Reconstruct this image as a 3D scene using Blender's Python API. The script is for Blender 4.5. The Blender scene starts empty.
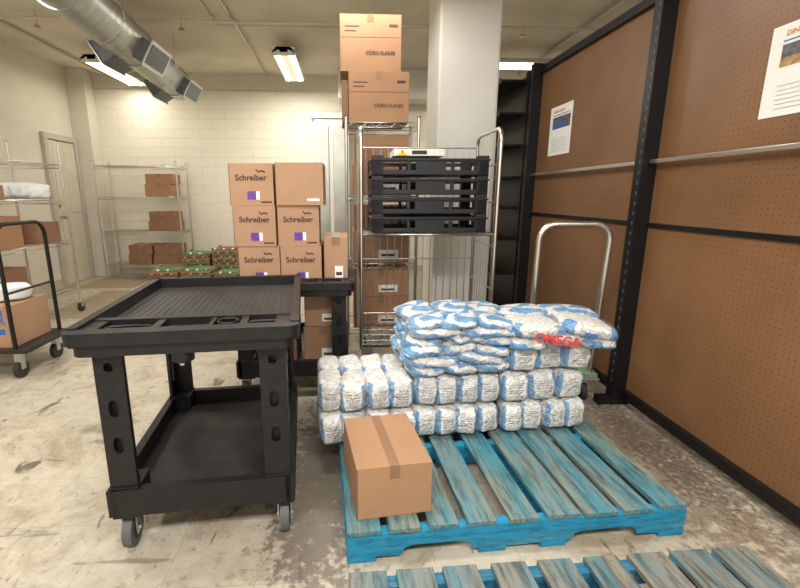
import bpy, math, random
from mathutils import Vector, Matrix
random.seed(7)
S=bpy.context.scene
COL=bpy.context.collection
# ------------------------------------------------------------ materials
MATS={}
def nmat(name):
    m=bpy.data.materials.new(name);m.use_nodes=True
    nt=m.node_tree;b=nt.nodes["Principled BSDF"];MATS[name]=m
    return m,nt,b
def simple(name,col,rough=.5,metal=0,noise=0.0,nscale=8,bump=0,bscale=60,emit=0,spec=.5):
    m,nt,b=nmat(name)
    b.inputs["Base Color"].default_value=(*col,1);b.inputs["Roughness"].default_value=rough
    b.inputs["Metallic"].default_value=metal
    b.inputs["Specular IOR Level"].default_value=spec
    if emit:
        b.inputs["Emission Color"].default_value=(*col,1);b.inputs["Emission Strength"].default_value=emit
    tc=nt.nodes.new("ShaderNodeTexCoord")
    if noise:
        n=nt.nodes.new("ShaderNodeTexNoise");n.inputs["Scale"].default_value=nscale;n.inputs["Detail"].default_value=5
        nt.links.new(tc.outputs["Object"],n.inputs["Vector"])
        r=nt.nodes.new("ShaderNodeValToRGB")
        r.color_ramp.elements[0].position=.3;r.color_ramp.elements[1].position=.7
        r.color_ramp.elements[0].color=(*[c*(1-noise) for c in col],1)
        r.color_ramp.elements[1].color=(*[min(1,c*(1+noise)) for c in col],1)
        nt.links.new(n.outputs["Fac"],r.inputs["Fac"]);nt.links.new(r.outputs[0],b.inputs["Base Color"])
    if bump:
        n2=nt.nodes.new("ShaderNodeTexNoise");n2.inputs["Scale"].default_value=bscale
        nt.links.new(tc.outputs["Object"],n2.inputs["Vector"])
        bp=nt.nodes.new("ShaderNodeBump");bp.inputs["Strength"].default_value=bump;bp.inputs["Distance"].default_value=.004
        nt.links.new(n2.outputs["Fac"],bp.inputs["Height"]);nt.links.new(bp.outputs[0],b.inputs["Normal"])
    return m
card=simple("cardboard",(.335,.185,.098),.75,noise=.06,nscale=5)
card2=simple("cardboard_light",(.375,.222,.132),.75,noise=.06,nscale=5)
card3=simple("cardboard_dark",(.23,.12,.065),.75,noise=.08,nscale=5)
tape=simple("packing_tape",(.24,.135,.072),.3)
seam=simple("cardboard_seam",(.13,.07,.038),.8)
ink=simple("print_ink",(.05,.03,.03),.7)
purple=simple("purple_label",(.12,.04,.30),.4)
white=simple("white_label",(.8,.8,.78),.5)
blackp=simple("black_plastic",(.009,.0087,.0088),.42,noise=.25,nscale=20,bump=.25,bscale=250,spec=.33)
blackd=simple("black_plastic_dusty",(.021,.019,.018),.5,noise=.4,nscale=9,bump=.2,bscale=200,spec=.38)
crate_m=simple("crate_plastic",(.014,.0147,.019),.42,spec=.4)
blackm=simple("black_metal",(.0065,.006,.0065),.4,spec=.33)
chrome=simple("chrome",(.62,.61,.58),.28,1)
galv=simple("galvanised",(.50,.52,.50),.35,.85,noise=.12,nscale=4)
darkg=simple("grey_metal",(.13,.15,.17),.5,.2)
rubber=simple("grey_rubber",(.085,.085,.085),.6)
rubberd=simple("dark_rubber",(.02,.02,.02),.6)
cream=simple("cream_paint",(.63,.595,.51),.6,noise=.04,nscale=2)
whitep=simple("white_paint",(.74,.735,.70),.55,noise=.05,nscale=1.5)
doorm=simple("door_paint",(.57,.53,.43),.5)
trimm=simple("trim_paint",(.46,.43,.37),.6)
brass=simple("brass",(.4,.3,.12),.3,1)
tube=simple("fluorescent_tube",(1,.88,.62),.5,emit=7)
orange=simple("orange_print",(.75,.22,.04),.6)
photo1=simple("poster_print_dark",(.10,.10,.11),.6,noise=.6,nscale=30)
photo2=simple("poster_print_warm",(.40,.25,.10),.6,noise=.5,nscale=30)
bluep=simple("blue_print",(.02,.13,.42),.6)
yellow=simple("yellow_label",(.85,.62,.02),.5)
green=simple("green_tray",(.10,.20,.08),.6,noise=.5,nscale=25)
greenp=simple("green_deck",(.16,.24,.15),.6,noise=.2,nscale=10)
redprint=simple("red_print",(.62,.05,.04),.5)
plasticbag=simple("plastic_bag",(.72,.74,.76),.3,bump=1,bscale=18)
redtop=simple("red_tray",(.30,.04,.03),.6,noise=.4,nscale=25)

def pallet_mat(name,wear_lo,wear_hi,blue,sc=(9,1.0,9),wood=(.27,.26,.21),dirt=.6):
    m,nt,b=nmat(name)
    N=nt.nodes;L=nt.links
    tc=N.new("ShaderNodeTexCoord");mp=N.new("ShaderNodeMapping");mp.inputs["Scale"].default_value=sc
    L.new(tc.outputs["Object"],mp.inputs[0])
    n=N.new("ShaderNodeTexNoise");n.inputs["Scale"].default_value=1.6;n.inputs["Detail"].default_value=9;n.inputs["Roughness"].default_value=.66
    L.new(mp.outputs[0],n.inputs["Vector"])
    r=N.new("ShaderNodeValToRGB");e=r.color_ramp.elements
    e[0].position=wear_lo;e[0].color=(*blue,1);e[1].position=wear_hi;e[1].color=(*wood,1)
    L.new(n.outputs["Fac"],r.inputs["Fac"])
    n2=N.new("ShaderNodeTexNoise");n2.inputs["Scale"].default_value=7;n2.inputs["Detail"].default_value=7;n2.inputs["Roughness"].default_value=.65
    L.new(mp.outputs[0],n2.inputs["Vector"])
    mx=N.new("ShaderNodeMix");mx.data_type='RGBA';mx.blend_type='MULTIPLY';mx.inputs[0].default_value=dirt
    r2=N.new("ShaderNodeValToRGB");r2.color_ramp.elements[0].position=.36;r2.color_ramp.elements[0].color=(.27,.25,.22,1);r2.color_ramp.elements[1].position=.54
    L.new(n2.outputs["Fac"],r2.inputs["Fac"])
    L.new(r.outputs[0],mx.inputs[6]);L.new(r2.outputs[0],mx.inputs[7])
    L.new(mx.outputs[2],b.inputs["Base Color"]);b.inputs["Roughness"].default_value=.55
    bp=N.new("ShaderNodeBump");bp.inputs["Strength"].default_value=.4;bp.inputs["Distance"].default_value=.003
    L.new(n2.outputs["Fac"],bp.inputs["Height"]);L.new(bp.outputs[0],b.inputs["Normal"])
    return m
pal_deck=pallet_mat("pallet_deck_wood",.40,.62,(.055,.205,.255),wood=(.20,.215,.17),dirt=.75)
pal_edge=pallet_mat("pallet_edge_paint",.55,.80,(.008,.23,.40),sc=(1.6,8,8),wood=(.12,.26,.30),dirt=.6)
pal_old=pallet_mat("pallet_worn_wood",.38,.56,(.08,.17,.20),wood=(.20,.185,.15),dirt=.8)
pal_in=pallet_mat("pallet_inner_paint",.55,.8,(.015,.15,.26),sc=(1.6,8,8))

def bag_mat(name,kind):
    m,nt,b=nmat(name);N=nt.nodes;L=nt.links
    uv=N.new("ShaderNodeUVMap");sep=N.new("ShaderNodeSeparateXYZ");L.new(uv.outputs[0],sep.inputs[0])
    def math_(op,a,b_=None,c=None):
        q=N.new("ShaderNodeMath");q.operation=op
        for i,v in enumerate((a,b_,c)):
            if v is None: continue
            if isinstance(v,(int,float)): q.inputs[i].default_value=v
            else: L.new(v,q.inputs[i])
        return q.outputs[0]
    tc=N.new("ShaderNodeTexCoord")
    nz=N.new("ShaderNodeTexNoise");nz.inputs["Scale"].default_value=14;L.new(tc.outputs["Object"],nz.inputs["Vector"])
    u=sep.outputs[0];v=sep.outputs[1]
    pu=math_('ABSOLUTE',math_('SUBTRACT',math_('FRACT',math_('ADD',math_('MULTIPLY',u,4),.5)),.5))
    if kind=='white':
        t=math_('ADD',pu,math_('MULTIPLY',nz.outputs["Fac"],.42))
        band=math_('MULTIPLY',math_('GREATER_THAN',t,.50),math_('LESS_THAN',v,.80))
        fr=math_('FRACT',math_('MULTIPLY',v,30));row=math_('GREATER_THAN',fr,.45)
        ns=N.new("ShaderNodeTexNoise");ns.inputs["Scale"].default_value=1;mp=N.new("ShaderNodeMapping");mp.inputs["Scale"].default_value=(170,15,1)
        L.new(uv.outputs[0],mp.inputs[0]);L.new(mp.outputs[0],ns.inputs["Vector"])
        tx=math_('MULTIPLY',row,math_('GREATER_THAN',ns.outputs["Fac"],.45))
        win=math_('MULTIPLY',math_('LESS_THAN',pu,.15),math_('LESS_THAN',math_('ABSOLUTE',math_('SUBTRACT',v,.47)),.12))
        tx=math_('MULTIPLY',math_('MULTIPLY',tx,win),.6)
    else:
        vv=math_('ADD',v,math_('MULTIPLY',nz.outputs["Fac"],.6))
        w=math_('SINE',math_('ADD',math_('MULTIPLY',vv,11.0),math_('MULTIPLY',u,18.0)))
        band=math_('GREATER_THAN',w,-.10);tx=None
    c1=N.new("ShaderNodeMix");c1.data_type='RGBA';c1.inputs[6].default_value=(.68,.67,.64,1);c1.inputs[7].default_value=(.13,.31,.55,1);L.new(band,c1.inputs[0])
    c2=N.new("ShaderNodeMix");c2.data_type='RGBA';L.new(c1.outputs[2],c2.inputs[6]);c2.inputs[7].default_value=(.10,.11,.14,1)
    if tx: L.new(tx,c2.inputs[0])
    else: c2.inputs[0].default_value=0
    L.new(c2.outputs[2],b.inputs["Base Color"])
    b.inputs["Roughness"].default_value=.38
    n2=N.new("ShaderNodeTexNoise");n2.inputs["Scale"].default_value=24;n2.inputs["Detail"].default_value=4;n2.inputs["Distortion"].default_value=1.8
    L.new(tc.outputs["Object"],n2.inputs["Vector"])
    bp=N.new("ShaderNodeBump");bp.inputs["Strength"].default_value=1;bp.inputs["Distance"].default_value=.024
    L.new(n2.outputs["Fac"],bp.inputs["Height"]);L.new(bp.outputs[0],b.inputs["Normal"])
    return m
bag_white=bag_mat("flour_bag_print",'white')
bag_blue=bag_mat("flour_bag_blue_print",'blue')
def film_mat():
    m,nt,b=nmat("shrink_film");N=nt.nodes;L=nt.links
    b.inputs["Base Color"].default_value=(.80,.83,.87,1);b.inputs["Roughness"].default_value=.18
    b.inputs["Specular IOR Level"].default_value=.9
    tc=N.new("ShaderNodeTexCoord")
    mp=N.new("ShaderNodeMapping");mp.inputs["Scale"].default_value=(1,1,2.2);L.new(tc.outputs["Object"],mp.inputs[0])
    n2=N.new("ShaderNodeTexNoise");n2.inputs["Scale"].default_value=22;n2.inputs["Detail"].default_value=4;n2.inputs["Distortion"].default_value=2.5
    L.new(mp.outputs[0],n2.inputs["Vector"])
    bp=N.new("ShaderNodeBump");bp.inputs["Strength"].default_value=1;bp.inputs["Distance"].default_value=.03
    L.new(n2.outputs["Fac"],bp.inputs["Height"]);L.new(bp.outputs[0],b.inputs["Normal"])
    r=N.new("ShaderNodeMapRange");r.inputs[1].default_value=.5;r.inputs[2].default_value=.7;r.inputs[3].default_value=.07;r.inputs[4].default_value=.42
    L.new(n2.outputs["Fac"],r.inputs[0]);L.new(r.outputs[0],b.inputs["Alpha"])
    return m
film=film_mat()

def floor_mat():
    m,nt,b=nmat("vinyl_tile_floor");N=nt.nodes;L=nt.links
    tc=N.new("ShaderNodeTexCoord")
    P=tc.outputs["Object"]
    def noise(scale,detail=6,rough=.6,mapscale=None,dist=0,off=None):
        n=N.new("ShaderNodeTexNoise");n.inputs["Scale"].default_value=scale;n.inputs["Detail"].default_value=detail;n.inputs["Roughness"].default_value=rough;n.inputs["Distortion"].default_value=dist
        if mapscale or off:
            mp=N.new("ShaderNodeMapping");mp.inputs["Scale"].default_value=mapscale or (1,1,1);mp.inputs["Location"].default_value=off or (0,0,0)
            L.new(P,mp.inputs[0]);L.new(mp.outputs[0],n.inputs["Vector"])
        else: L.new(P,n.inputs["Vector"])
        return n.outputs["Fac"]
    def ramp(src,p0,c0,p1,c1):
        r=N.new("ShaderNodeValToRGB");e=r.color_ramp.elements
        e[0].position=p0;e[0].color=(*c0,1);e[1].position=p1;e[1].color=(*c1,1);L.new(src,r.inputs[0]);return r.outputs[0]
    def mul(a,b_,f=1.0):
        x=N.new("ShaderNodeMix");x.data_type='RGBA';x.blend_type='MULTIPLY';x.inputs[0].default_value=f
        L.new(a,x.inputs[6]);L.new(b_,x.inputs[7]);return x.outputs[2]
    base=ramp(noise(.9,8),.3,(.42,.375,.295),.7,(.53,.485,.40))
    fine=ramp(noise(14,8,.75),.30,(.70,.67,.62),.6,(1,1,1))
    c=mul(base,fine,.8)
    c=mul(c,ramp(noise(2.6,9,.78,dist=.6),.36,(.58,.51,.41),.50,(1,1,1)),.75)
    c=mul(c,ramp(noise(4.5,4,.55,(1,.45,1),2.2),.31,(.10,.09,.08),.345,(1,1,1)),.75)
    c=mul(c,ramp(noise(26,4,.7,(1,.6,1),.5),.32,(.25,.22,.2),.40,(1,1,1)),.65)
    c=mul(c,ramp(noise(9,2,.5,(.25,1.6,1),1.0,(3,5,0)),.27,(.2,.18,.16),.31,(1,1,1)),.5)
    c=mul(c,ramp(noise(7,3,.5,(1.5,.4,1),1.5,(8,2,0)),.29,(.15,.13,.12),.33,(1,1,1)),.6)
    br=N.new("ShaderNodeTexBrick");br.offset=0;br.inputs["Scale"].default_value=1;br.inputs["Mortar Size"].default_value=.0016
    br.inputs["Brick Width"].default_value=.305;br.inputs["Row Height"].default_value=.305
    br.inputs["Color1"].default_value=(1,1,1,1);br.inputs["Color2"].default_value=(.95,.94,.92,1);br.inputs["Mortar"].default_value=(.62,.58,.5,1)
    L.new(P,br.inputs["Vector"]);c=mul(c,br.outputs["Color"],.6)
    sep=N.new("ShaderNodeSeparateXYZ");L.new(P,sep.inputs[0])
    def mm(op,a,b_):
        q=N.new("ShaderNodeMath");q.operation=op
        for i,v in enumerate((a,b_)):
            if isinstance(v,(int,float)): q.inputs[i].default_value=v
            else: L.new(v,q.inputs[i])
        return q.outputs[0]
    def boxmask(x0,x1,y0,y1):
        a=mm('MULTIPLY',mm('GREATER_THAN',sep.outputs[0],x0),mm('LESS_THAN',sep.outputs[0],x1))
        b2=mm('MULTIPLY',mm('GREATER_THAN',sep.outputs[1],y0),mm('LESS_THAN',sep.outputs[1],y1))
        return mm('MULTIPLY',a,b2)
    def blotch(cx,cy,rx,ry,thr,col,amt,sc):
        dx=mm('DIVIDE',mm('SUBTRACT',sep.outputs[0],cx),rx);dy=mm('DIVIDE',mm('SUBTRACT',sep.outputs[1],cy),ry)
        d=mm('SQRT',mm('ADD',mm('MULTIPLY',dx,dx),mm('MULTIPLY',dy,dy)),0)
        k=mm('SUBTRACT',1.0,d);k=mm('MAXIMUM',k,0)
        k=mm('MULTIPLY',k,1.3);k=mm('MINIMUM',k,1)
        n=noise(sc,8,.7)
        t=N.new("ShaderNodeMapRange");L.new(mm('ADD',n,mm('MULTIPLY',k,.35)),t.inputs[0]);t.inputs[1].default_value=thr-.04;t.inputs[2].default_value=thr+.06
        t=mm('MULTIPLY',t.outputs[0],amt)
        return t,col
    for args in [(-.13,1.75,.28,1.2,.69,(.12,.095,.075),.8,26),(1.5,1.9,.6,1.5,.72,(.17,.125,.09),.75,20),(1.55,1.9,.35,1.2,.80,(.08,.06,.05),.7,40),(.5,.9,1.2,.45,.74,(.15,.12,.095),.65,24),(-.5,1.0,1.0,.5,.80,(.20,.165,.13),.6,9),(-1.3,2.3,.30,.30,.82,(.12,.10,.09),.6,7),(-1.9,1.6,.8,.7,.86,(.12,.10,.08),.6,12),(-.6,1.9,.6,.7,.76,(.19,.155,.12),.6,12)]:
        t,col=blotch(*args)
        x=N.new("ShaderNodeMix");x.data_type='RGBA';L.new(t,x.inputs[0]);L.new(c,x.inputs[6]);x.inputs[7].default_value=(*col,1);c=x.outputs[2]
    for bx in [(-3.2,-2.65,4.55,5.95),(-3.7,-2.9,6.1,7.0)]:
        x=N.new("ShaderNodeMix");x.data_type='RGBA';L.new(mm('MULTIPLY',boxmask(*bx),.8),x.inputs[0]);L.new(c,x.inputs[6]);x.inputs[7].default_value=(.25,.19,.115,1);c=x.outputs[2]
    L.new(c,b.inputs["Base Color"])
    rr=N.new("ShaderNodeMapRange");rr.inputs[3].default_value=.28;rr.inputs[4].default_value=.6;L.new(noise(4,5),rr.inputs[0]);L.new(rr.outputs[0],b.inputs["Roughness"])
    return m
floorm=floor_mat()
def brick_mat():
    m,nt,b=nmat("painted_brick");N=nt.nodes;L=nt.links
    tc=N.new("ShaderNodeTexCoord");mp=N.new("ShaderNodeMapping");mp.inputs["Rotation"].default_value=(math.radians(90),0,0)
    L.new(tc.outputs["Object"],mp.inputs[0])
    br=N.new("ShaderNodeTexBrick");br.inputs["Scale"].default_value=1;br.inputs["Brick Width"].default_value=.40;br.inputs["Row Height"].default_value=.14
    br.inputs["Mortar Size"].default_value=.008;br.inputs["Color1"].default_value=(.73,.70,.60,1);br.inputs["Color2"].default_value=(.71,.68,.58,1);br.inputs["Mortar"].default_value=(.66,.63,.54,1)
    L.new(mp.outputs[0],br.inputs["Vector"]);L.new(br.outputs["Color"],b.inputs["Base Color"])
    bp=N.new("ShaderNodeBump");bp.inputs["Strength"].default_value=.45;bp.inputs["Distance"].default_value=.005;bp.invert=True
    L.new(br.outputs["Fac"],bp.inputs["Height"]);L.new(bp.outputs[0],b.inputs["Normal"]);b.inputs["Roughness"].default_value=.6
    return m
brickm=brick_mat()
ceilm=simple("ceiling_plaster",(.72,.66,.53),.8,noise=.12,nscale=1.6,bump=.5,bscale=14)
def peg_mat():
    m,nt,b=nmat("pegboard_hardboard");N=nt.nodes;L=nt.links
    tc=N.new("ShaderNodeTexCoord");sep=N.new("ShaderNodeSeparateXYZ");L.new(tc.outputs["Object"],sep.inputs[0])
    def mm(op,a,b_=0):
        q=N.new("ShaderNodeMath");q.operation=op
        for i,v in enumerate((a,b_)):
            if isinstance(v,(int,float)): q.inputs[i].default_value=v
            else: L.new(v,q.inputs[i])
        return q.outputs[0]
    fy=mm('SUBTRACT',mm('FRACT',mm('MULTIPLY',mm('ADD',sep.outputs[1],20),1/.0254)),.5)
    fz=mm('SUBTRACT',mm('FRACT',mm('MULTIPLY',mm('ADD',sep.outputs[2],20),1/.0254)),.5)
    d=mm('SQRT',mm('ADD',mm('MULTIPLY',fy,fy),mm('MULTIPLY',fz,fz)))
    hole=mm('MULTIPLY',mm('LESS_THAN',d,.12),.75)
    n=N.new("ShaderNodeTexNoise");n.inputs["Scale"].default_value=2.5;n.inputs["Detail"].default_value=6;L.new(tc.outputs["Object"],n.inputs["Vector"])
    r=N.new("ShaderNodeValToRGB");r.color_ramp.elements[0].position=.3;r.color_ramp.elements[0].color=(.165,.080,.034,1);r.color_ramp.elements[1].position=.7;r.color_ramp.elements[1].color=(.215,.107,.049,1)
    L.new(n.outputs["Fac"],r.inputs[0])
    x=N.new("ShaderNodeMix");x.data_type='RGBA';L.new(hole,x.inputs[0]);L.new(r.outputs[0],x.inputs[6]);x.inputs[7].default_value=(.04,.02,.012,1)
    L.new(x.outputs[2],b.inputs["Base Color"]);b.inputs["Roughness"].default_value=.4
    return m
pegm=peg_mat()
def duct_mat():
    m,nt,b=nmat("spiral_duct")
    b.inputs["Base Color"].default_value=(.46,.48,.47,1);b.inputs["Metallic"].default_value=.75;b.inputs["Roughness"].default_value=.4
    return m
ductm=duct_mat()

# ------------------------------------------------------------ builder
class B:
    def __init__(s,name,loc=(0,0,0),rz=0,bevel=0,smooth=False):
        s.name=name;s.loc=loc;s.rz=rz;s.v=[];s.f=[];s.fm=[];s.uv=[];s.sm=[];s.mats=[];s.bevel=bevel;s.kids=[]
    def mi(s,m):
        if m not in s.mats: s.mats.append(m)
        return s.mats.index(m)
    def add(s,vs,fs,m,smooth=False,uvs=None):
        o=len(s.v);s.v+= [tuple(v) for v in vs];k=s.mi(m)
        for i,f in enumerate(fs):
            s.f.append([o+j for j in f]);s.fm.append(k);s.sm.append(smooth)
            s.uv.append([uvs[j] for j in f] if uvs else [(0,0)]*len(f))
    def box(s,x0,x1,y0,y1,z0,z1,m,M=None):
        vs=[Vector((x,y,z)) for z in(z0,z1) for y in(y0,y1) for x in(x0,x1)]
        if M: vs=[M@v for v in vs]
        s.add(vs,[(0,2,3,1),(4,5,7,6),(0,1,5,4),(2,6,7,3),(0,4,6,2),(1,3,7,5)],m)
    def prism(s,pts,axis,a,b,m):
        n=len(pts)
        def mk(p,t):
            return {'x':(t,p[0],p[1]),'y':(p[0],t,p[1]),'z':(p[0],p[1],t)}[axis]
        vs=[mk(p,a) for p in pts]+[mk(p,b) for p in pts]
        s.add(vs,[tuple(range(n))[::-1],tuple(range(n,2*n))]+[(i,(i+1)%n,n+(i+1)%n,n+i) for i in range(n)],m)
    def plate(s,axis,t0,t1,a0,a1,z0,z1,holes,m):
        mk=(lambda a,t,z:(t,a,z)) if axis=='x' else (lambda a,t,z:(a,t,z))
        cz=z0;ac=(a0+a1)/2
        def solid(za,zb):
            if axis=='x': s.box(t0,t1,a0,a1,za,zb,m)
            else: s.box(a0,a1,t0,t1,za,zb,m)
        for zc,hw,hh in sorted(holes):
            za,zb=zc-hh-.012,zc+hh+.012
            if za>cz: solid(cz,za)
            W=(a1-a0)/2;Hh=(zb-za)/2
            ang=[2*math.pi*i/20 for i in range(20)]+[math.atan2(sy*Hh,sx*W)%(2*math.pi) for sx in(1,-1) for sy in(1,-1)]
            ang=sorted(set(round(a,5) for a in ang));n=len(ang)
            inn=[];out=[]
            for a in ang:
                c_,s_=math.cos(a),math.sin(a)
                k=min(W/abs(c_) if abs(c_)>1e-6 else 1e9,Hh/abs(s_) if abs(s_)>1e-6 else 1e9)
                out.append((ac+c_*k,zc+s_*k))
                inn.append((ac+hw*math.copysign(abs(c_)**.8,c_),zc+hh*math.copysign(abs(s_)**.8,s_)))
            vs=[mk(p[0],t,p[1]) for t in(t0,t1) for p in inn+out]
            fs=[]
            for i in range(n):
                j=(i+1)%n
                fs+=[(i,j,n+j,n+i),(2*n+i,3*n+i,3*n+j,2*n+j),(i,2*n+i,2*n+j,j),(n+i,n+j,3*n+j,3*n+i)]
            s.add(vs,fs,m);cz=zb
        if z1>cz: solid(cz,z1)
    def tube(s,pts,r,m,seg=8,closed=False):
        pts=[Vector(p) for p in pts];n=len(pts);rings=[];up=None
        for i,p in enumerate(pts):
            if closed: t=(pts[(i+1)%n]-pts[i-1]).normalized()
            else: t=(pts[min(i+1,n-1)]-pts[max(i-1,0)]).normalized()
            if up is None: up=t.orthogonal().normalized()
            up=(up-t*up.dot(t))
            if up.length<1e-5: up=t.orthogonal()
            up.normalize();w=t.cross(up);rr=r[i] if isinstance(r,(list,tuple)) else r
            rings.append([p+(up*math.cos(2*math.pi*k/seg)+w*math.sin(2*math.pi*k/seg))*rr for k in range(seg)])
        vs=[v for q in rings for v in q];fs=[]
        for i in range(n if closed else n-1):
            j=(i+1)%n
            for k in range(seg): fs.append((i*seg+k,i*seg+(k+1)%seg,j*seg+(k+1)%seg,j*seg+k))
        s.add(vs,fs,m,True)
        if not closed:
            s.add(rings[0],[tuple(range(seg))[::-1]],m);s.add(rings[-1],[tuple(range(seg))],m)
    def cyl(s,a,b,r,m,seg=12): s.tube([a,b],r,m,seg)
    def bag(s,c,w,d,h,m,rz=0,e=.45,amp=.008,seg=24,rings=14,tilt=0,tx=0,ez=.6,er=.38):
        ph=random.random()*10;vs=[];uv=[]
        R=Matrix.Rotation(rz,3,'Z')@Matrix.Rotation(tilt,3,'Y')@Matrix.Rotation(tx,3,'X')
        def sp(x,k): return math.copysign(abs(x)**k,x)
        for i in range(rings+1):
            t=-math.pi/2+math.pi*i/rings
            for j in range(seg+1):
                a=2*math.pi*j/seg
                cz=sp(math.sin(t),ez);cr=sp(math.cos(t),er)
                x=w/2*cr*sp(math.cos(a),e);y=d/2*cr*sp(math.sin(a),e);z=h/2*cz
                q=1+amp/ .06*(math.sin(x*55+ph+z*30)*math.sin(z*48+ph*2)+.6*math.sin(y*60+x*33+ph*3))*.5
                p=R@Vector((x*q,y*q,z*(1+.05*math.sin(x*40+ph)*math.sin(y*35+ph))))+Vector(c)
                vs.append(p);uv.append((j/seg,i/rings))
        fs=[(i*(seg+1)+j,i*(seg+1)+j+1,(i+1)*(seg+1)+j+1,(i+1)*(seg+1)+j) for i in range(rings) for j in range(seg)]
        s.add(vs,fs,m,True,uv)
    def text(s,body,size,loc,rot,m,name="lettering",align='LEFT',bold=0):
        s.kids.append((body,size,loc,rot,m,name,align,bold))
    def done(s):
        me=bpy.data.meshes.new(s.name);me.from_pydata(s.v,[],s.f)
        for m in s.mats: me.materials.append(m)
        ul=me.uv_layers.new(name="UVMap");li=0
        for p,k,sm,uv in zip(me.polygons,s.fm,s.sm,s.uv):
            p.material_index=k;p.use_smooth=sm
            for q in range(p.loop_total): ul.data[p.loop_start+q].uv=uv[q]
        me.update()
        o=bpy.data.objects.new(s.name,me);COL.objects.link(o);o.location=s.loc;o.rotation_euler=(0,0,s.rz)
        if s.bevel:
            b=o.modifiers.new("bevel","BEVEL");b.width=s.bevel;b.segments=2;b.limit_method='ANGLE';b.angle_limit=math.radians(50)
        for body,size,loc,rot,m,name,al,bold in s.kids:
            cu=bpy.data.curves.new(name,"FONT");cu.body=body;cu.size=size;cu.extrude=.0004;cu.align_x=al;cu.resolution_u=3;cu.offset=bold
            t=bpy.data.objects.new(name+"_tmp",cu);COL.objects.link(t)
            dg=bpy.context.evaluated_depsgraph_get();me2=bpy.data.meshes.new_from_object(t.evaluated_get(dg))
            bpy.data.objects.remove(t)
            me2.materials.clear();me2.materials.append(m)
            k=bpy.data.objects.new(name,me2);COL.objects.link(k);k.parent=o;k.location=loc;k.rotation_euler=rot
        return o
FR=(math.radians(90),0,0)

# ------------------------------------------------------------ room
X0,X1,Y0,Y1,H=-3.95,4.5,-2.2,7.3,3.02
def slab(name,*a,m):
    b=B(name);b.box(*a,m);return b.done()
slab("floor",X0-.15,X1+.15,Y0-.15,Y1+.15,-.1,0,m=floorm)
slab("ceiling",X0-.15,X1+.15,Y0-.15,Y1+.15,H,H+.1,m=ceilm)
slab("wall_back",X0-.15,X1+.15,Y1,Y1+.15,0,H,m=brickm)
slab("wall_left",X0-.15,X0,Y0,Y1,0,H,m=cream)
slab("wall_right",X1,X1+.15,Y0,Y1,0,H,m=whitep)
slab("wall_front",X0-.15,X1+.15,Y0-.15,Y0,0,H,m=whitep)
b=B("baseboard_left");b.box(X0,X0+.015,Y0,6.28,0,.10,trimm);b.done()
b=B("baseboard_back",bevel=.002);b.box(X0+.3,X1,Y1-.015,Y1,0,.10,trimm);b.done()
b=B("wall_pilaster",bevel=.006);b.box(X0,X0+.26,Y1-.26,Y1,0,H,cream);b.done()
DXX=X0+.002
b=B("door_1",bevel=.003)
b.box(DXX,DXX+.03,6.37,6.96,0.004,1.98,doorm)
for (z0,z1) in ((.15,.85),(1.0,1.85)):
    for (y0,y1) in ((6.44,6.64),(6.69,6.89)):
        b.box(DXX+.03,DXX+.038,y0,y1,z0,z1,doorm)
b.box(DXX,DXX+.05,6.29,6.365,0,2.06,trimm);b.box(DXX,DXX+.05,6.965,7.03,0,2.06,trimm);b.box(DXX,DXX+.05,6.365,6.965,1.985,2.06,trimm)
b.box(DXX,DXX+.012,6.365,6.965,0.004,1.985,seam)
b.cyl((DXX+.03,6.43,.95),(DXX+.075,6.43,.95),.012,brass);b.bag((DXX+.09,6.43,.95),.045,.05,.05,brass,e=1,amp=0)
b.cyl((DXX+.03,6.43,1.1),(DXX+.045,6.43,1.1),.02,brass)
b.done()
b=B("trim_1",bevel=.01);b.box(-.05,X1,Y1-.45,Y1,2.62,H,whitep);b.done()
b=B("trim_2");b.box(X0+.26,-.05,Y1-.03,Y1,2.80,H,cream);b.done()
b=B("wall_cabinet",bevel=.008)
b.box(-.42,.10,6.9,7.28,0,2.35,whitep);b.box(-.40,-.20,6.885,6.9,.2,2.25,galv);b.box(-.14,.06,6.885,6.9,.2,2.25,galv);b.box(-.46,.14,6.87,7.28,2.35,2.42,whitep)
b.done()
b=B("concrete_pillar",bevel=.02);b.box(.81,1.33,3.95,4.47,0,H,whitep);b.box(.79,1.35,3.93,4.49,0,.12,trimm);b.done()

b=B("sprinkler_pipe")
b.cyl((X0+.1,5.0,2.95),(X1-.1,5.0,2.95),.018,cream);b.cyl((-3.5,Y0+.1,2.985),(-3.5,Y1-.1,2.985),.02,cream)
b.cyl((-1.1,Y0+.1,2.985),(-1.1,Y1-.1,2.985),.012,galv);b.cyl((-1.3,Y0+.1,2.99),(-1.3,5.2,2.99),.010,galv);b.cyl((-1.3,5.2,2.99),(.6,5.2,2.99),.010,galv)
b.cyl((2.6,Y0+.1,2.985),(2.6,Y1-.1,2.985),.02,cream);b.cyl((1.3,Y0+.1,2.985),(1.3,Y1-.5,2.985),.012,cream)
for x in(-3,-1.6,.2,1.9,3.4):
    b.cyl((x,5.0,2.95),(x,5.0,2.88),.012,cream);b.cyl((x,5.0,2.88),(x,5.0,2.87),.03,brass)
    b.cyl((x,5.0,2.95),(x,5.0,H),.008,cream)
b.done()

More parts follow.
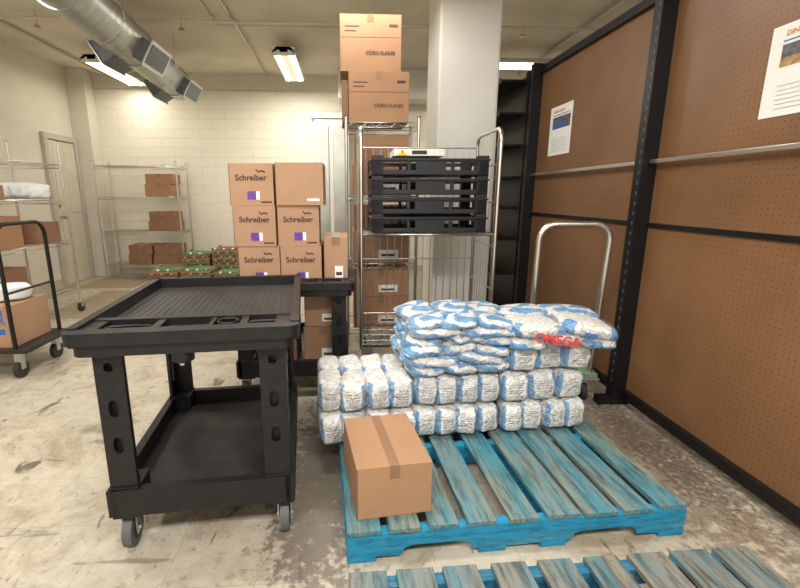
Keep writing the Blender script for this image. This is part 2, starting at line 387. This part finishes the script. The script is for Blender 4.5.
# ------------------------------------------------------------ spiral duct
b=B("ventilation_duct")
DZ,DR=2.66,.175
p0=Vector((-1.80,2.2,DZ));p1=Vector((-2.15,6.45,DZ))
N=110
pts=[];rs=[]
for i in range(N+1):
    t=i/N
    pts.append(p0.lerp(p1,t));rs.append(DR*(1.035 if i%3==0 else 1.0))
b.tube(pts,rs,ductm,28)
for t in (.30,.62,.93):
    c=p0.lerp(p1,t);
    b.tube([c+Vector((0,-.03,0)),c+Vector((0,.03,0))],DR*1.08,galv,28)
for t in(.1,.45,.8):
    c=p0.lerp(p1,t)
    b.tube([(c.x-DR-.01,c.y,H),(c.x-DR-.01,c.y,c.z),(c.x-DR*.7,c.y,c.z-DR*.76),(c.x,c.y,c.z-DR-.012),(c.x+DR*.7,c.y,c.z-DR*.76),(c.x+DR+.01,c.y,c.z),(c.x+DR+.01,c.y,H)],.006,galv,6)
for yy in (4.75,6.15):
    t=(yy-p0.y)/(p1.y-p0.y);c=p0.lerp(p1,t)
    for sgn in (1,-1):
        M=Matrix.Translation(c)@Matrix.Rotation(sgn*math.radians(30),4,'Y')
        a0,a1=(DR*.75,DR+.09) if sgn>0 else (-DR-.09,-DR*.75)
        c0,c1=(DR+.09,DR+.10) if sgn>0 else (-DR-.10,-DR-.09)
        e0,e1=(DR+.10,DR+.105) if sgn>0 else (-DR-.105,-DR-.10)
        b.box(a0,a1,-.21,.21,-.10,.10,darkg,M);b.box(c0,c1,-.235,.235,-.12,.12,galv,M);b.box(e0,e1,-.20,.20,-.09,.09,darkg,M)
b.tube([p1,p1+Vector((0,.03,0))],[DR,DR*.9],galv,28)
b.done()

# ------------------------------------------------------------ lights
def fixture(cx,cy,L,alongy,z,power,col=(1,.92,.80)):
    b=B("fluorescent_or_fill_light",loc=(cx,cy,z),rz=0 if alongy else math.pi/2,bevel=.002)  # body shared by visible strip lights and added out-of-view fill
    b.prism([(-.08,.06),(-.14,.0),(-.13,-.01),(-.05,.03),(.05,.03),(.13,-.01),(.14,0),(.08,.06)],'y',-L/2,L/2,whitep)
    b.box(-.05,.05,-L/2,L/2,.0,.045,whitep)
    for x in(-.075,.075): b.cyl((x,-L/2+.03,-.015),(x,L/2-.03,-.015),.018,tube,10)
    for y in(-L/2,L/2-.02): b.box(-.13,.13,y,y+.02,-.03,.06,whitep)
    for y in(-L/3,L/3): b.cyl((0,y,.06),(0,y,H-z-.002),.006,whitep,6)
    o=b.done()
    ld=bpy.data.lights.new("lamp","AREA");ld.shape='RECTANGLE';ld.size=.22;ld.size_y=L*.96;ld.energy=power;ld.color=col
    l=bpy.data.objects.new("lamp_light",ld);COL.objects.link(l);l.parent=o;l.location=(0,0,-.045)
    return o
fixture(-3.0,6.55,1.2,True,2.84,15)
fixture(-.66,6.15,1.2,True,2.84,46)
fixture(2.3,5.9,1.2,False,2.84,42)
CW=(1,.965,.91)
fixture(-.7,1.6,1.3,False,2.84,52,col=CW)  # added overhead fill, out of view above the carts
fixture(-2.7,2.6,1.2,True,2.84,36,col=CW)  # added out-of-view fixture, lights the left side
fixture(.9,-.6,1.3,False,2.84,105,col=(1,.975,.94))  # added fill behind the camera, flash-like frontal light, no known fixture
fixture(-.9,-1.0,1.3,False,2.84,100,col=(1,.975,.94))  # second added frontal fill behind the camera, lifts blacks and softens shadows
fixture(.0,3.4,1.2,False,2.84,24,col=CW)  # weak added fill overhead, above the frame
w=bpy.data.worlds.new("world");S.world=w;w.use_nodes=True
w.node_tree.nodes["Background"].inputs[0].default_value=(1,.95,.88,1);w.node_tree.nodes["Background"].inputs[1].default_value=.3

# ------------------------------------------------------------ pegboard partition
b=B("pegboard_partition",bevel=.0015)
PX=1.70
posts=[.85,2.42,3.97]
b.box(PX,PX+.02,-.6,3.97,.10,2.27,pegm)
for y in posts:
    b.box(PX-.085,PX+.03,y-.032,y+.032,0,2.33,blackm)
    b.box(PX-.16,PX-.0,y-.028,y+.028,0,.05,blackm)
    for k in range(38):
        z=.15+k*.055
        b.box(PX-.087,PX-.085,y-.016,y-.010,z,z+.020,darkg)
for z0,z1,dx in ((2.25,2.30,.03),(1.075,1.10,.012),(.05,.10,.03)):
    b.box(PX-dx,PX+.025,-.6,3.97,z0,z1,blackm)
b.box(PX-.05,PX-.03,-.6,2.38,1.415,1.435,chrome);b.box(PX-.05,PX-.03,2.46,3.93,1.415,1.435,chrome)
b.done()
def poster(y0,y1,z0,z1,big):
    b=B("wall_poster");x=PX-.004
    b.box(x,x+.003,y0,y1,z0,z1,white)
    w=y1-y0;h=z1-z0
    b.box(x-.001,x,y0+.06*w,y1-.14*w,z1-.46*h,z1-.22*h,photo1)
    b.box(x-.0015,x-.001,y0+.3*w,y1-.14*w,z1-.46*h,z1-.36*h,photo2 if big else bluep)
    b.box(x-.001,x,y0+.06*w,y1-.14*w,z1-.19*h,z1-.175*h,bluep)
    for k in range(6): b.box(x-.001,x,y0+(.1+.08*(k%2))*w,y1-.16*w,z0+(.08+.05*k)*h,z0+(.088+.05*k)*h,galv)
    b.text("DINNER SERVED",.07*w,(x-.002,y1-.16*w,z1-.13*h),(math.radians(90),0,math.radians(-90)),orange)
    b.done()
poster(1.44,1.82,1.55,1.885,True)
poster(3.37,3.72,1.56,1.93,False)

b=B("black_shelving_unit",bevel=.002)
for y in(4.08,5.3,6.5):
    b.box(1.62,1.68,y-.03,y+.03,0,2.3,blackm)
    b.box(1.40,1.62,y-.02,y+.02,0,.14,blackm)
b.box(1.645,1.665,4.08,6.5,.1,2.28,blackm)
for z in(.14,.5,.83,1.12,1.40,1.68,1.95,2.22):
    b.box(1.40,1.645,4.1,6.48,z,z+.02,blackm);b.box(1.385,1.40,4.1,6.48,z-.015,z+.03,darkg)
b.done()

# ------------------------------------------------------------ pallets
def pallet(name,loc,rz,deck,edge,L=1.27,D=1.05,ns=9,inner=None):
    b=B(name,loc=loc,rz=rz,bevel=.0025)
    for yc in(.022,D/2,D-.022):
        prof=[(0,.018),(.19,.018),(.20,.045),(.23,.055),(.41,.055),(.44,.045),(.45,.018),(.82,.018),(.83,.045),(.86,.055),(1.04,.055),(1.07,.045),(1.08,.018),(L,.018),(L,.112),(0,.112)]
        b.prism(prof,'y',yc-.02,yc+.02,edge)
    w=.115;
    for i in range(ns):
        x=i*(L-w)/(ns-1);j=random.uniform(-.008,.008)
        ww=w+random.uniform(-.012,.010)
        if i==0: j=0
        if i==ns-1: j=0;x=L-ww
        b.box(x+j,x+j+ww,0+random.uniform(-.006,.004),D,.1125,.131,deck)
        for yc in(.022,D/2,D-.022):
            for q in(.25,.75): b.cyl((x+j+ww*q,yc,.131),(x+j+ww*q,yc,.1315),.003,seam,6)
    for x in(0,.47,.70,L-.10): b.box(x,x+.10,0,D,0,.0175,edge)
    return b.done()
pallet("wooden_pallet",(.0,1.285,0),math.radians(3.0),pal_deck,pal_edge,L=1.265)
pallet("wooden_pallet",(.03,.07,0),math.radians(1.5),pal_old,pal_in,L=1.30)

# ------------------------------------------------------------ boxes
def cbox(x0,y0,z0,w,d,h,mat=card,rz=0,label=None,tapeon=True,name="cardboard_box",tw=.025):
    b=B(name,loc=(x0,y0,z0),rz=rz,bevel=.003)
    b.box(0,w,0,d,0,h,mat)
    b.box(w/2-.0015,w/2+.0015,.002,d-.002,h,h+.0006,seam)
    if tapeon:
        b.box(w/2-tw,w/2+tw,0,d,h+.0007,h+.0013,tape)
        b.box(w/2-tw,w/2+tw,-.0012,0,h-.05,h+.001,tape)
    b.box(0.0,.0035,-.0006,0,.003,h-.003,seam)
    if label: label(b,w,d,h)
    return b.done()
def lab_dairy(b,w,d,h):
    b.text("Schreiber",w*.185,(w*.14,-.002,h*.60),FR,ink,bold=.001)
    b.tube([(w*.62,-.001,h*.86),(w*.67,-.001,h*.80),(w*.74,-.001,h*.83),(w*.82,-.001,h*.80)],.004,ink,6)
    b.box(w*.40,w*.60,-.0015,0,h*.14,h*.34,purple);b.box(w*.60,w*.68,-.0015,0,h*.14,h*.34,white)
    b.box(w*.70,w*.95,-.001,0,h*.06,h*.10,ink)
def lab_cereal(b,w,d,h):
    b.text("CORN FLAKES",w*.075,(w*.42,-.002,h*.30),FR,ink,bold=.0006)
    b.box(w*.08,w*.26,-.001,0,h*.70,h*.72,ink);b.box(w*.08,w*.32,-.001,0,h*.78,h*.80,ink);b.box(w*.80,w*.94,-.001,0,h*.78,h*.83,ink)
    b.box(0,w,-.001,0,h*.60,h*.606,seam)
def lab_wlabel(b,w,d,h):
    b.box(w*.45,w*.8,-.0015,0,h*.15,h*.4,white);b.box(w*.5,w*.75,-.002,-.0015,h*.2,h*.27,ink)

cbox(.035,1.335,.1335,.27,.36,.20,mat=card,rz=math.radians(7),tw=.018)

ZB=.692
def dairy(x,y,z,w=.255,h=.248,rz=0,mat=card2): cbox(x,y,z,w,.36,h-.001,mat=mat,rz=rz,label=lab_dairy,tapeon=False)
dairy(-.655,2.76,ZB);dairy(-.395,2.75,ZB)
cbox(-.125,2.765,ZB,.15,.36,.30,mat=card2,label=lab_wlabel)
dairy(-.67,2.755,ZB+.248);dairy(-.405,2.76,ZB+.248,rz=.02)
dairy(-.682,2.765,ZB+.496,w=.262);cbox(-.405,2.75,ZB+.497,.285,.34,.25,mat=card2,rz=-.01,tapeon=False,label=lambda b,w,d,h:b.box(w*.66,w*.92,-.001,0,h*.1,h*.16,white))

# ------------------------------------------------------------ utility carts
def util_cart(name,loc,rz,W,Lh,HT,recess=.045,hood=.20):
    b=B(name,loc=loc,rz=rz,bevel=.006)
    y0=-.08;y1=Lh;w=W/2
    lip=.065
    zt=HT;zl=HT-lip
    cr=.035
    def rr(x0,x1,ya,yb,r,front=True):
        P=[]
        for k in range(7): a=math.pi+ (math.pi/2)*k/6;P.append((x0+r+r*math.cos(a),ya+r+r*math.sin(a)))
        for k in range(7): a=1.5*math.pi+(math.pi/2)*k/6;P.append((x1-r+r*math.cos(a),ya+r+r*math.sin(a)))
        P+=[(x1,yb),(x0,yb)];return P
    b.prism(rr(-w,w,y0,y0+.05,cr),'z',zt-.045,zt-.004,blackp)
    b.prism(rr(-w+.018,w-.018,y0+.018,y0+.09,cr),'z',zl-.02,zt-.045,blackp)
    b.box(-w,-w+.03,y0+.05,y1,zl,zt,blackp);b.box(w-.03,w,y0+.05,y1,zl,zt,blackp)
    b.box(-w,w,y1-.03,y1,zl,zt,blackp)
    b.box(-w+.03,w-.03,y0+hood,y1-.03,zt-recess-.02,zt-recess,blackd)
    for k in range(1,24):
        x=-w+.03+k*(2*w-.06)/24
        b.box(x-.002,x+.002,y0+hood+.01,y1-.04,zt-recess,zt-recess+.0015,blackd)
    zf=zt-.012
    b.box(-w+.03,w-.03,y0+.05,y0+.075,zt-.05,zf,blackp)
    b.box(-w+.03,w-.03,y0+hood-.03,y0+hood,zt-recess-.02,zf+.004,blackp)
    b.box(-w+.03,w-.03,y0+.075,y0+hood-.03,zt-.055,zt-.035,blackd)
    for x0,x1 in((-w+.03,-w+.08),(-.115,-.09),(.06,.075),(.16,.185),(w-.08,w-.03)):
        b.box(x0,x1,y0+.075,y0+hood-.03,zt-.035,zf,blackp)
    for cxx in(-.20,.24):
        b.tube([(cxx+.07*math.cos(a*math.pi/12),y0+.122+.022*math.sin(a*math.pi/12),zf-.012) for a in range(24)],.005,blackp,6,closed=True)
    b.tube([(.117+.033*math.cos(a*math.pi/8),y0+.122+.033*math.sin(a*math.pi/8),zf-.002) for a in range(16)],.004,blackp,6,closed=True)
    b.cyl((-.02,y0+.06,zl-.055),(-.02,y0+.06,zl-.012),.035,blackp,20);b.cyl((-.02,y0+.06,zl-.062),(-.02,y0+.06,zl-.05),.022,blackp,16)
    lw=w-.05
    ylist=(.0,y1-.13)
    zb=.16;ztp=zl+.01;hgt=ztp-zb
    for sx in(-1,1):
        for yi,yy in enumerate(ylist):
            xo=sx*lw
            xa,xb=sorted((xo,xo-sx*.09))
            py0,py1=(yy,yy+.014) if yi==0 else (yy+.086,yy+.10)
            b.plate('y',py0,py1,xa,xb,zb,ztp,[(zb+.42*hgt,.016,.030),(zb+.63*hgt,.016,.030),(zb+.86*hgt,.014,.016)],blackp)
            sxa,sxb=sorted((xo,xo-sx*.014))
            b.plate('x',sxa,sxb,yy+.0145 if yi==0 else yy,yy+.10 if yi==0 else yy+.0855,zb,ztp,[(zb+.36*hgt,.020,.05),(zb+.62*hgt,.020,.05),(zb+.86*hgt,.018,.035)],blackp)
            if yi==0: b.box(xa+.004,xb-.004,yy+.026,yy+.032,zb,ztp,blackp)
            b.box(xa-.004,xb+.004,yy-.006 if yi==0 else yy,yy+.10 if yi==0 else yy+.106,zb-.012,zb+.11,blackp)
    zb0,zb1=.160,.262
    b.box(-lw+.002,lw-.002,-.012,.02,zb0,zb1,blackp);b.box(-lw+.002,lw-.002,y1-.05,y1-.018,zb0,zb1,blackp)
    b.box(-lw-.012,-lw+.02,-.012,y1-.018,zb0,zb1,blackp);b.box(lw-.02,lw+.012,-.012,y1-.018,zb0,zb1,blackp)
    b.box(-lw+.02,lw-.02,.02,y1-.05,zb0+.01,zb0+.035,blackd)
    for sx in(-1,1):
        for yy in(.055,y1-.09):
            x=sx*(lw-.03)
            b.cyl((x,yy,.13),(x,yy,.17),.022,galv,12)
            b.box(x-.026,x+.026,yy-.03,yy+.03,.125,.135,galv)
            b.box(x-.026,x-.021,yy-.022,yy+.022,.05,.13,galv);b.box(x+.021,x+.026,yy-.022,yy+.022,.05,.13,galv)
            b.cyl((x-.016,yy,.0625),(x+.016,yy,.0625),.0625,rubber,24);b.cyl((x-.0175,yy,.0625),(x+.0175,yy,.0625),.036,rubberd,20)
            b.cyl((x-.030,yy,.0625),(x+.030,yy,.0625),.008,galv,8)
    return b.done()
util_cart("utility_cart",(-.505,1.40,0),math.radians(5),.71,.83,.85)
util_cart("utility_cart",(-.318,2.56,0),0,.76,.86,.76,recess=.07)
cbox(-.26,2.68,.202,.25,.34,.235,mat=card,label=lab_wlabel);cbox(-.25,2.69,.440,.24,.32,.20,mat=card2,label=lab_wlabel)
cbox(-.57,2.70,.202,.26,.34,.22,mat=card3)

# ------------------------------------------------------------ wire shelving
def wire_shelf(name,loc,W,D,zs,top,rz=0,dense=.03,casters=False):
    b=B(name,loc=loc,rz=rz)
    for x in(0,W):
        for y in(0,D):
            b.cyl((x,y,.10 if casters else .0),(x,y,top),.0125,chrome,10)
            b.cyl((x,y,top),(x,y,top+.006),.014,blackp,10)
            if casters:
                b.cyl((x-.015,y,.05),(x+.015,y,.05),.05,rubberd,16);b.box(x-.022,x+.022,y-.02,y+.02,.05,.11,galv)
    for z in zs:
        for zz in(z,z-.035):
            b.tube([(0,0,zz),(W,0,zz),(W,D,zz),(0,D,zz)],.004,chrome,6,closed=True)
        n=int(W/dense)
        for i in range(1,n): b.cyl((i*W/n,0,z+.003),(i*W/n,D,z+.003),.0022,chrome,4)
        for i in range(1,4): b.cyl((0,i*D/4,z-.004),(W,i*D/4,z-.004),.003,chrome,5)
        m=int(W/.10)
        for yy in(0,D):
            for i in range(m*2): b.cyl((i*W/m/2,yy,z if i%2 else z-.035),((i+1)*W/m/2,yy,z-.035 if i%2 else z),.0022,chrome,4)
    return b.done()
wire_shelf("wire_shelving_unit",(-3.56,6.72,0),1.16,.45,(.22,.72,1.22,1.66),1.72)
for x,y,z,w,h in[(-2.88,6.76,1.226,.38,.18),(-2.86,6.76,1.408,.38,.14),(-2.88,6.76,.726,.40,.15),(-2.86,6.76,.878,.36,.13),(-3.22,6.75,.226,.33,.15),(-2.86,6.75,.226,.38,.14),(-3.21,6.76,.378,.34,.14),(-2.84,6.76,.368,.36,.15)]:
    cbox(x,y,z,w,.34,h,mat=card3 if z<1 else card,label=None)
wire_shelf("wire_shelving_unit",(-3.40,3.78,0),.50,1.1,(.30,.78,1.20,1.55),1.78,casters=True)
cbox(-3.35,3.86,1.206,.36,.3,.13,mat=card);cbox(-3.3,3.86,.786,.38,.34,.28,mat=card);cbox(-3.33,3.85,.306,.4,.34,.3,mat=card3)
cbox(-3.3,4.4,.786,.38,.34,.2,mat=card3)
b=B("plastic_bag");
for k in range(5): b.bag((-3.25+.07*k,4.50+.05*(k%3),1.206+.08+.01*(k%2)),.22,.24,.145,plasticbag,rz=k,e=.8,amp=.012)
b.done()
wire_shelf("wire_shelving_unit",(.03,3.56,0),.56,.42,(.14,.70,1.24,1.79),1.83)
cbox(.05,3.57,1.797,.46,.38,.355,mat=card,label=lab_cereal)
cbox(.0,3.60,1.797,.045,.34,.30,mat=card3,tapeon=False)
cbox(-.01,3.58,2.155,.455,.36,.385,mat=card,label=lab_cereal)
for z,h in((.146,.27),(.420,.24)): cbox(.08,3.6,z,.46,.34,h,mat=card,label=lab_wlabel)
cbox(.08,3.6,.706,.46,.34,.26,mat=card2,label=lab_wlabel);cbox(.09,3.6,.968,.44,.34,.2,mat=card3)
cbox(.08,3.6,1.246,.46,.34,.24,mat=card,label=lab_wlabel);cbox(.1,3.6,1.488,.42,.34,.22,mat=card)

# ------------------------------------------------------------ roll cage
b=B("roll_cage_trolley")
cx0,cx1,cy0,cy1,ct=.12,1.04,2.98,3.50,1.68
for x in(cx0,cx1):
    r=.07
    path=[(x,cy0,.18)]+[(x,cy0+r-r*math.cos(t*math.pi/12),ct-r+r*math.sin(t*math.pi/12)) for t in range(7)]+[(x,cy1-r+r*math.sin(t*math.pi/12),ct-r+r*math.cos(t*math.pi/12)) for t in range(7)]+[(x,cy1,.18)]
    b.tube(path,.013,chrome,10)
    for k in range(1,9):
        y=cy0+k*(cy1-cy0)/9;b.cyl((x,y,.2),(x,y,ct-.005),.003,chrome,5)
    for z in(.30,.60,.90,1.2,1.45): b.cyl((x,cy0,z),(x,cy1,z),.005,chrome,6)
for k in range(1,16):
    x=cx0+k*(cx1-cx0)/16;b.cyl((x,cy1,.2),(x,cy1,1.6),.003,chrome,5)
for z in(.3,.75,1.2,1.6): b.cyl((cx0,cy1,z),(cx1,cy1,z),.006,chrome,6)
for z in(.20,.985):
    b.tube([(cx0,cy0,z),(cx1,cy0,z),(cx1,cy1,z),(cx0,cy1,z)],.011 if z<.5 else .008,chrome,8,closed=True)
    for k in range(1,20):
        x=cx0+k*(cx1-cx0)/20;b.cyl((x,cy0,z),(x,cy1,z),.003,chrome,5)
    for k in(1,2,3): b.cyl((cx0,cy0+k*.13,z-.004),(cx1,cy0+k*.13,z-.004),.004,chrome,5)
for x in(cx0+.04,cx1-.04):
    for y in(cy0+.04,cy1-.04):
        b.cyl((x-.015,y,.055),(x+.015,y,.055),.055,rubberd,18);b.box(x-.024,x+.024,y-.02,y+.02,.06,.12,galv);b.box(x-.04,x+.04,y-.035,y+.035,.12,.19,galv)
b.done()

def crate(x,y,z,w=.78,d=.46,h=.125,rz=0):
    b=B("plastic_crate",loc=(x,y,z),rz=rz,bevel=.003);t=.014;m=crate_m
    b.box(0,w,0,d,0,.010,m)
    for (a0,a1,c0,c1) in((0,w,0,t),(0,w,d-t,d),(0,t,0,d),(w-t,w,0,d)):
        b.box(a0,a1,c0,c1,0,.034,m);b.box(a0,a1,c0,c1,h-.044,h-.018,m)
    for yy in(0,d-t):
        for (p,q) in((0,.07),(w*.30,w*.33),(w/2-.10,w/2+.10),(w*.67,w*.70),(w-.07,w)):
            b.box(p,q,yy,yy+t,.03,h-.04,m)
    for xx in(0,w-t):
        for (p,q) in((0,.06),(d/2-.08,d/2+.08),(d-.06,d)): b.box(xx,xx+t,p,q,.03,h-.04,m)
    for xx in(0,w-.075):
        for yy in(0,d-.06): b.box(xx,xx+.075,yy,yy+.06,.0,h,m)
    b.box(-.008,w+.008,-.008,.0,h-.034,h-.022,m);b.box(-.008,.0,0,d,h-.034,h-.022,m);b.box(w,w+.008,0,d,h-.034,h-.022,m)
    for k in range(1,9): b.box(w*k/9-.003,w*k/9+.003,t,d-t,.01,.022,m)
    return b.done()
zc=.998
for k in range(4):
    crate(.19+random.uniform(-.006,.006),2.99+random.uniform(-.008,.008),zc+k*.1265,rz=random.uniform(-.012,.012),h=.126)
b=B("warning_label_box",bevel=.002)
b.box(.34,.68,3.03,3.30,zc+.5065,zc+.55,white);b.prism([(.36,zc+.509),(.43,zc+.509),(.395,zc+.548)],'y',3.026,3.03,yellow);b.box(.392,.398,3.024,3.026,zc+.52,zc+.537,ink)
b.box(.46,.56,3.028,3.03,zc+.515,zc+.54,ink);b.done()
b=B("platform_dolly",bevel=.003)
b.box(.12,.80,2.50,2.92,.125,.15,greenp)
for x in(.18,.74):
    for y in(2.56,2.86): b.cyl((x-.014,y,.045),(x+.014,y,.045),.045,rubberd,16);b.box(x-.02,x+.02,y-.018,y+.018,.05,.126,galv)
b.done()

# ------------------------------------------------------------ platform truck
b=B("platform_hand_truck",loc=(1.30,2.46,0),rz=math.radians(-8))
hx0,hx1,ht=-.185,.185,1.09
r=.09
def hp(x,z): return (x+ (z-.2)*.02*(1 if x>0 else 0), -(z-.2)*.04, z)
path=[(hx0,.20),(hx0,.6),(hx0,.9)]
path+=[(hx0+r-r*math.cos(t*math.pi/12),ht-r+r*math.sin(t*math.pi/12)) for t in range(7)]
path+=[(hx1-r+r*math.sin(t*math.pi/12),ht-r+r*math.cos(t*math.pi/12)) for t in range(7)]
path+=[(hx1,.9),(hx1,.6),(hx1,.20)]
b.tube([hp(*p) for p in path],.018,chrome,14)
b.box(-.22,.22,-.04,.74,.17,.20,greenp);b.box(-.23,.23,-.05,.75,.165,.175,galv)
b.tube([hp(hx0,.5),hp(hx1,.5)],.010,chrome,8)
for x in(-.17,.17):
    for y in(.04,.66): b.cyl((x-.016,y,.06),(x+.016,y,.06),.06,rubberd,18);b.box(x-.024,x+.024,y-.02,y+.02,.06,.17,galv)
b.done()

# ------------------------------------------------------------ flour bag bundles
ZP=.138
def bundle_up(x0,y0,z0,n,w=.42,d=.40,h=.147,rz=0):
    b=B("flour_bag_bundle",loc=(x0,y0,z0),rz=rz)
    bw=w/n;rows=2;bd=d/rows
    for j in range(rows):
        for i in range(n):
            hh=h*random.uniform(.92,.99)
            b.bag((bw*(i+.5)+random.uniform(-.004,.004),bd*(j+.5)+random.uniform(-.010,.010),hh/2+.003),bw*random.uniform(1.02,1.10),bd*1.02,hh,bag_white,rz=random.uniform(-.15,.15),amp=.007,tilt=random.uniform(-.06,.06),e=.42,er=.30,ez=.62)
    b.bag((w/2,d/2,h/2),w*1.03,d*1.03,h*.94,film,e=.22,amp=.0015,seg=48,rings=16,er=.25,ez=.5)
    return b.done()
def bundle_flat(x0,y0,z0,w=.46,d=.42,h=.145,rz=0,cols=3,red=False,layers=3,dome=.018):
    b=B("flour_bag_bundle",loc=(x0,y0,z0),rz=rz)
    lh=h/layers
    for l in range(layers):
        cc=cols if l%2==0 else cols-1+(1 if cols<3 else 0)
        for j in range(2):
            bw=w/cc
            for i in range(cc):
                u=(i+.5)/cc*2-1
                sag=-dome*u*u
                b.bag((bw*(i+.5)+random.uniform(-.015,.015),d/4+j*d/2+random.uniform(-.012,.012),lh*(l+.5)+.006+sag),bw*1.16,d/2*1.08,lh*1.30,bag_blue if not(red and l>0 and j==0) else bag_white,rz=random.uniform(-.2,.2),amp=.009,tilt=random.uniform(-.16,.16)+u*.14,tx=random.uniform(-.08,.08),e=.55,ez=.8,er=.5)
    b.bag((w/2,d/2,h/2+.0),w*1.09,d*1.09,h*1.10,film,e=.35,amp=.004,seg=56,rings=18,er=.4,ez=.7)
    if red:
        b.text("OMEGA",.060,(w*.14,-.030,h*.45),(math.radians(90),math.radians(8),0),redprint,bold=.002)
        b.text("XXX",.030,(w*.62,-.026,h*.62),(math.radians(90),math.radians(12),0),bluep,bold=.0015)
    return b.done()
R=math.radians(3.5)
lx=[-.120,.320,.745];
for l in range(2):
    bundle_up(lx[0]+random.uniform(-.006,.006),1.79+.02*l,ZP+l*.148,4,w=.435,rz=R)
    bundle_up(lx[1]+random.uniform(-.004,.01),1.835+.015*l,ZP+l*.148,4,w=.41,rz=R)
    bundle_up(lx[2]+random.uniform(-.006,.01),1.86+.015*l,ZP+l*.148,3 if l else 4,w=.40,rz=R)
bundle_up(.775,1.885,ZP+.296,3,w=.40,rz=R+.03,h=.135)
bundle_flat(.295,1.85,ZP+.300,w=.46,rz=R,h=.140)
bundle_flat(.30,1.87,ZP+.438,w=.47,rz=R-.05,h=.120,dome=.025)
bundle_flat(.77,1.84,ZP+.430,w=.47,rz=R-.08,h=.110,red=True,layers=2,dome=.022)

# ------------------------------------------------------------ produce trays
k=0
for (x,y,n) in((-2.62,5.95,5),(-2.20,5.98,5),(-1.78,6.05,4),(-2.33,6.42,8),(-1.92,6.50,9)):
    b=B("produce_tray_stack",bevel=.002)
    for i in range(n):
        z=i*.055
        b.box(x,x+.38,y,y+.42,z,z+.022,card3 if i%2 else card)
        b.box(x+.01,x+.37,y+.01,y+.41,z+.022,z+.036,green if (i+k)%3 else redtop)
        for xx in(x,x+.345):
            for yy in(y,y+.385): b.box(xx,xx+.035,yy,yy+.035,z+.022,z+.055,card3)
        for q in range(8):
            b.bag((x+.04+q*.043,y+.03,z+.037),.036,.04,.034,green if (q+i+k)%3 else white,e=1,amp=0,seg=8,rings=6)
    b.done();k+=1

# ------------------------------------------------------------ left stock cart
b=B("stock_cart",bevel=.003)
b.box(-3.0,-2.18,2.98,3.50,.185,.215,blackd)
for x in(-2.92,-2.27):
    for y in(3.03,3.42): b.cyl((x-.016,y,.06),(x+.016,y,.06),.06,rubberd,18);b.box(x-.024,x+.024,y-.02,y+.02,.06,.185,galv)
r=.1
HX=-2.26
ph=[(HX,3.0,.2)]+[(HX,3.0+r-r*math.cos(t*math.pi/12),1.06-r+r*math.sin(t*math.pi/12)) for t in range(7)]+[(HX,3.48-r+r*math.sin(t*math.pi/12),1.06-r+r*math.cos(t*math.pi/12)) for t in range(7)]+[(HX,3.48,.2)]
b.tube(ph,.014,blackm,10);b.cyl((HX,3.0,.6),(HX,3.48,.6),.009,blackm,8);b.done()
def lab_blue(b,w,d,h):
    b.text("FLINGER",w*.13,(w*.45,-.002,h*.58),FR,bluep,bold=.001);b.box(w*.45,w*.93,-.001,0,h*.32,h*.46,bluep);b.box(w*.84,w*.93,-.0012,0,h*.78,h*.92,bluep)
cbox(-2.88,3.03,.2165,.59,.4,.29,mat=card2,label=lab_blue)
b=B("plastic_bag")
for k in range(4): b.bag((-2.72+.10*k,3.22+.03*(k%2),.509+.06),.19,.26,.115,plasticbag,rz=k*.8,e=.8,amp=.012)
b.bag((-2.57,3.22,.66),.2,.2,.10,plasticbag,rz=.5,e=.8,amp=.012);b.done()

# ------------------------------------------------------------ camera
f=440;cx=368
th=math.atan(99/f);ps=math.atan((cx-343)*math.cos(th)/f)
cd=bpy.data.cameras.new("camera");c=bpy.data.objects.new("camera",cd);COL.objects.link(c);S.camera=c
cd.sensor_width=36;cd.lens=36*f/800;cd.shift_x=(400-cx)/800;cd.clip_start=.02
c.location=(0,0,1.25);c.rotation_euler=(math.pi/2-th,0,-ps)
try:
    S.view_settings.view_transform='Standard';S.view_settings.look='None'
except: pass
S.view_settings.exposure=0
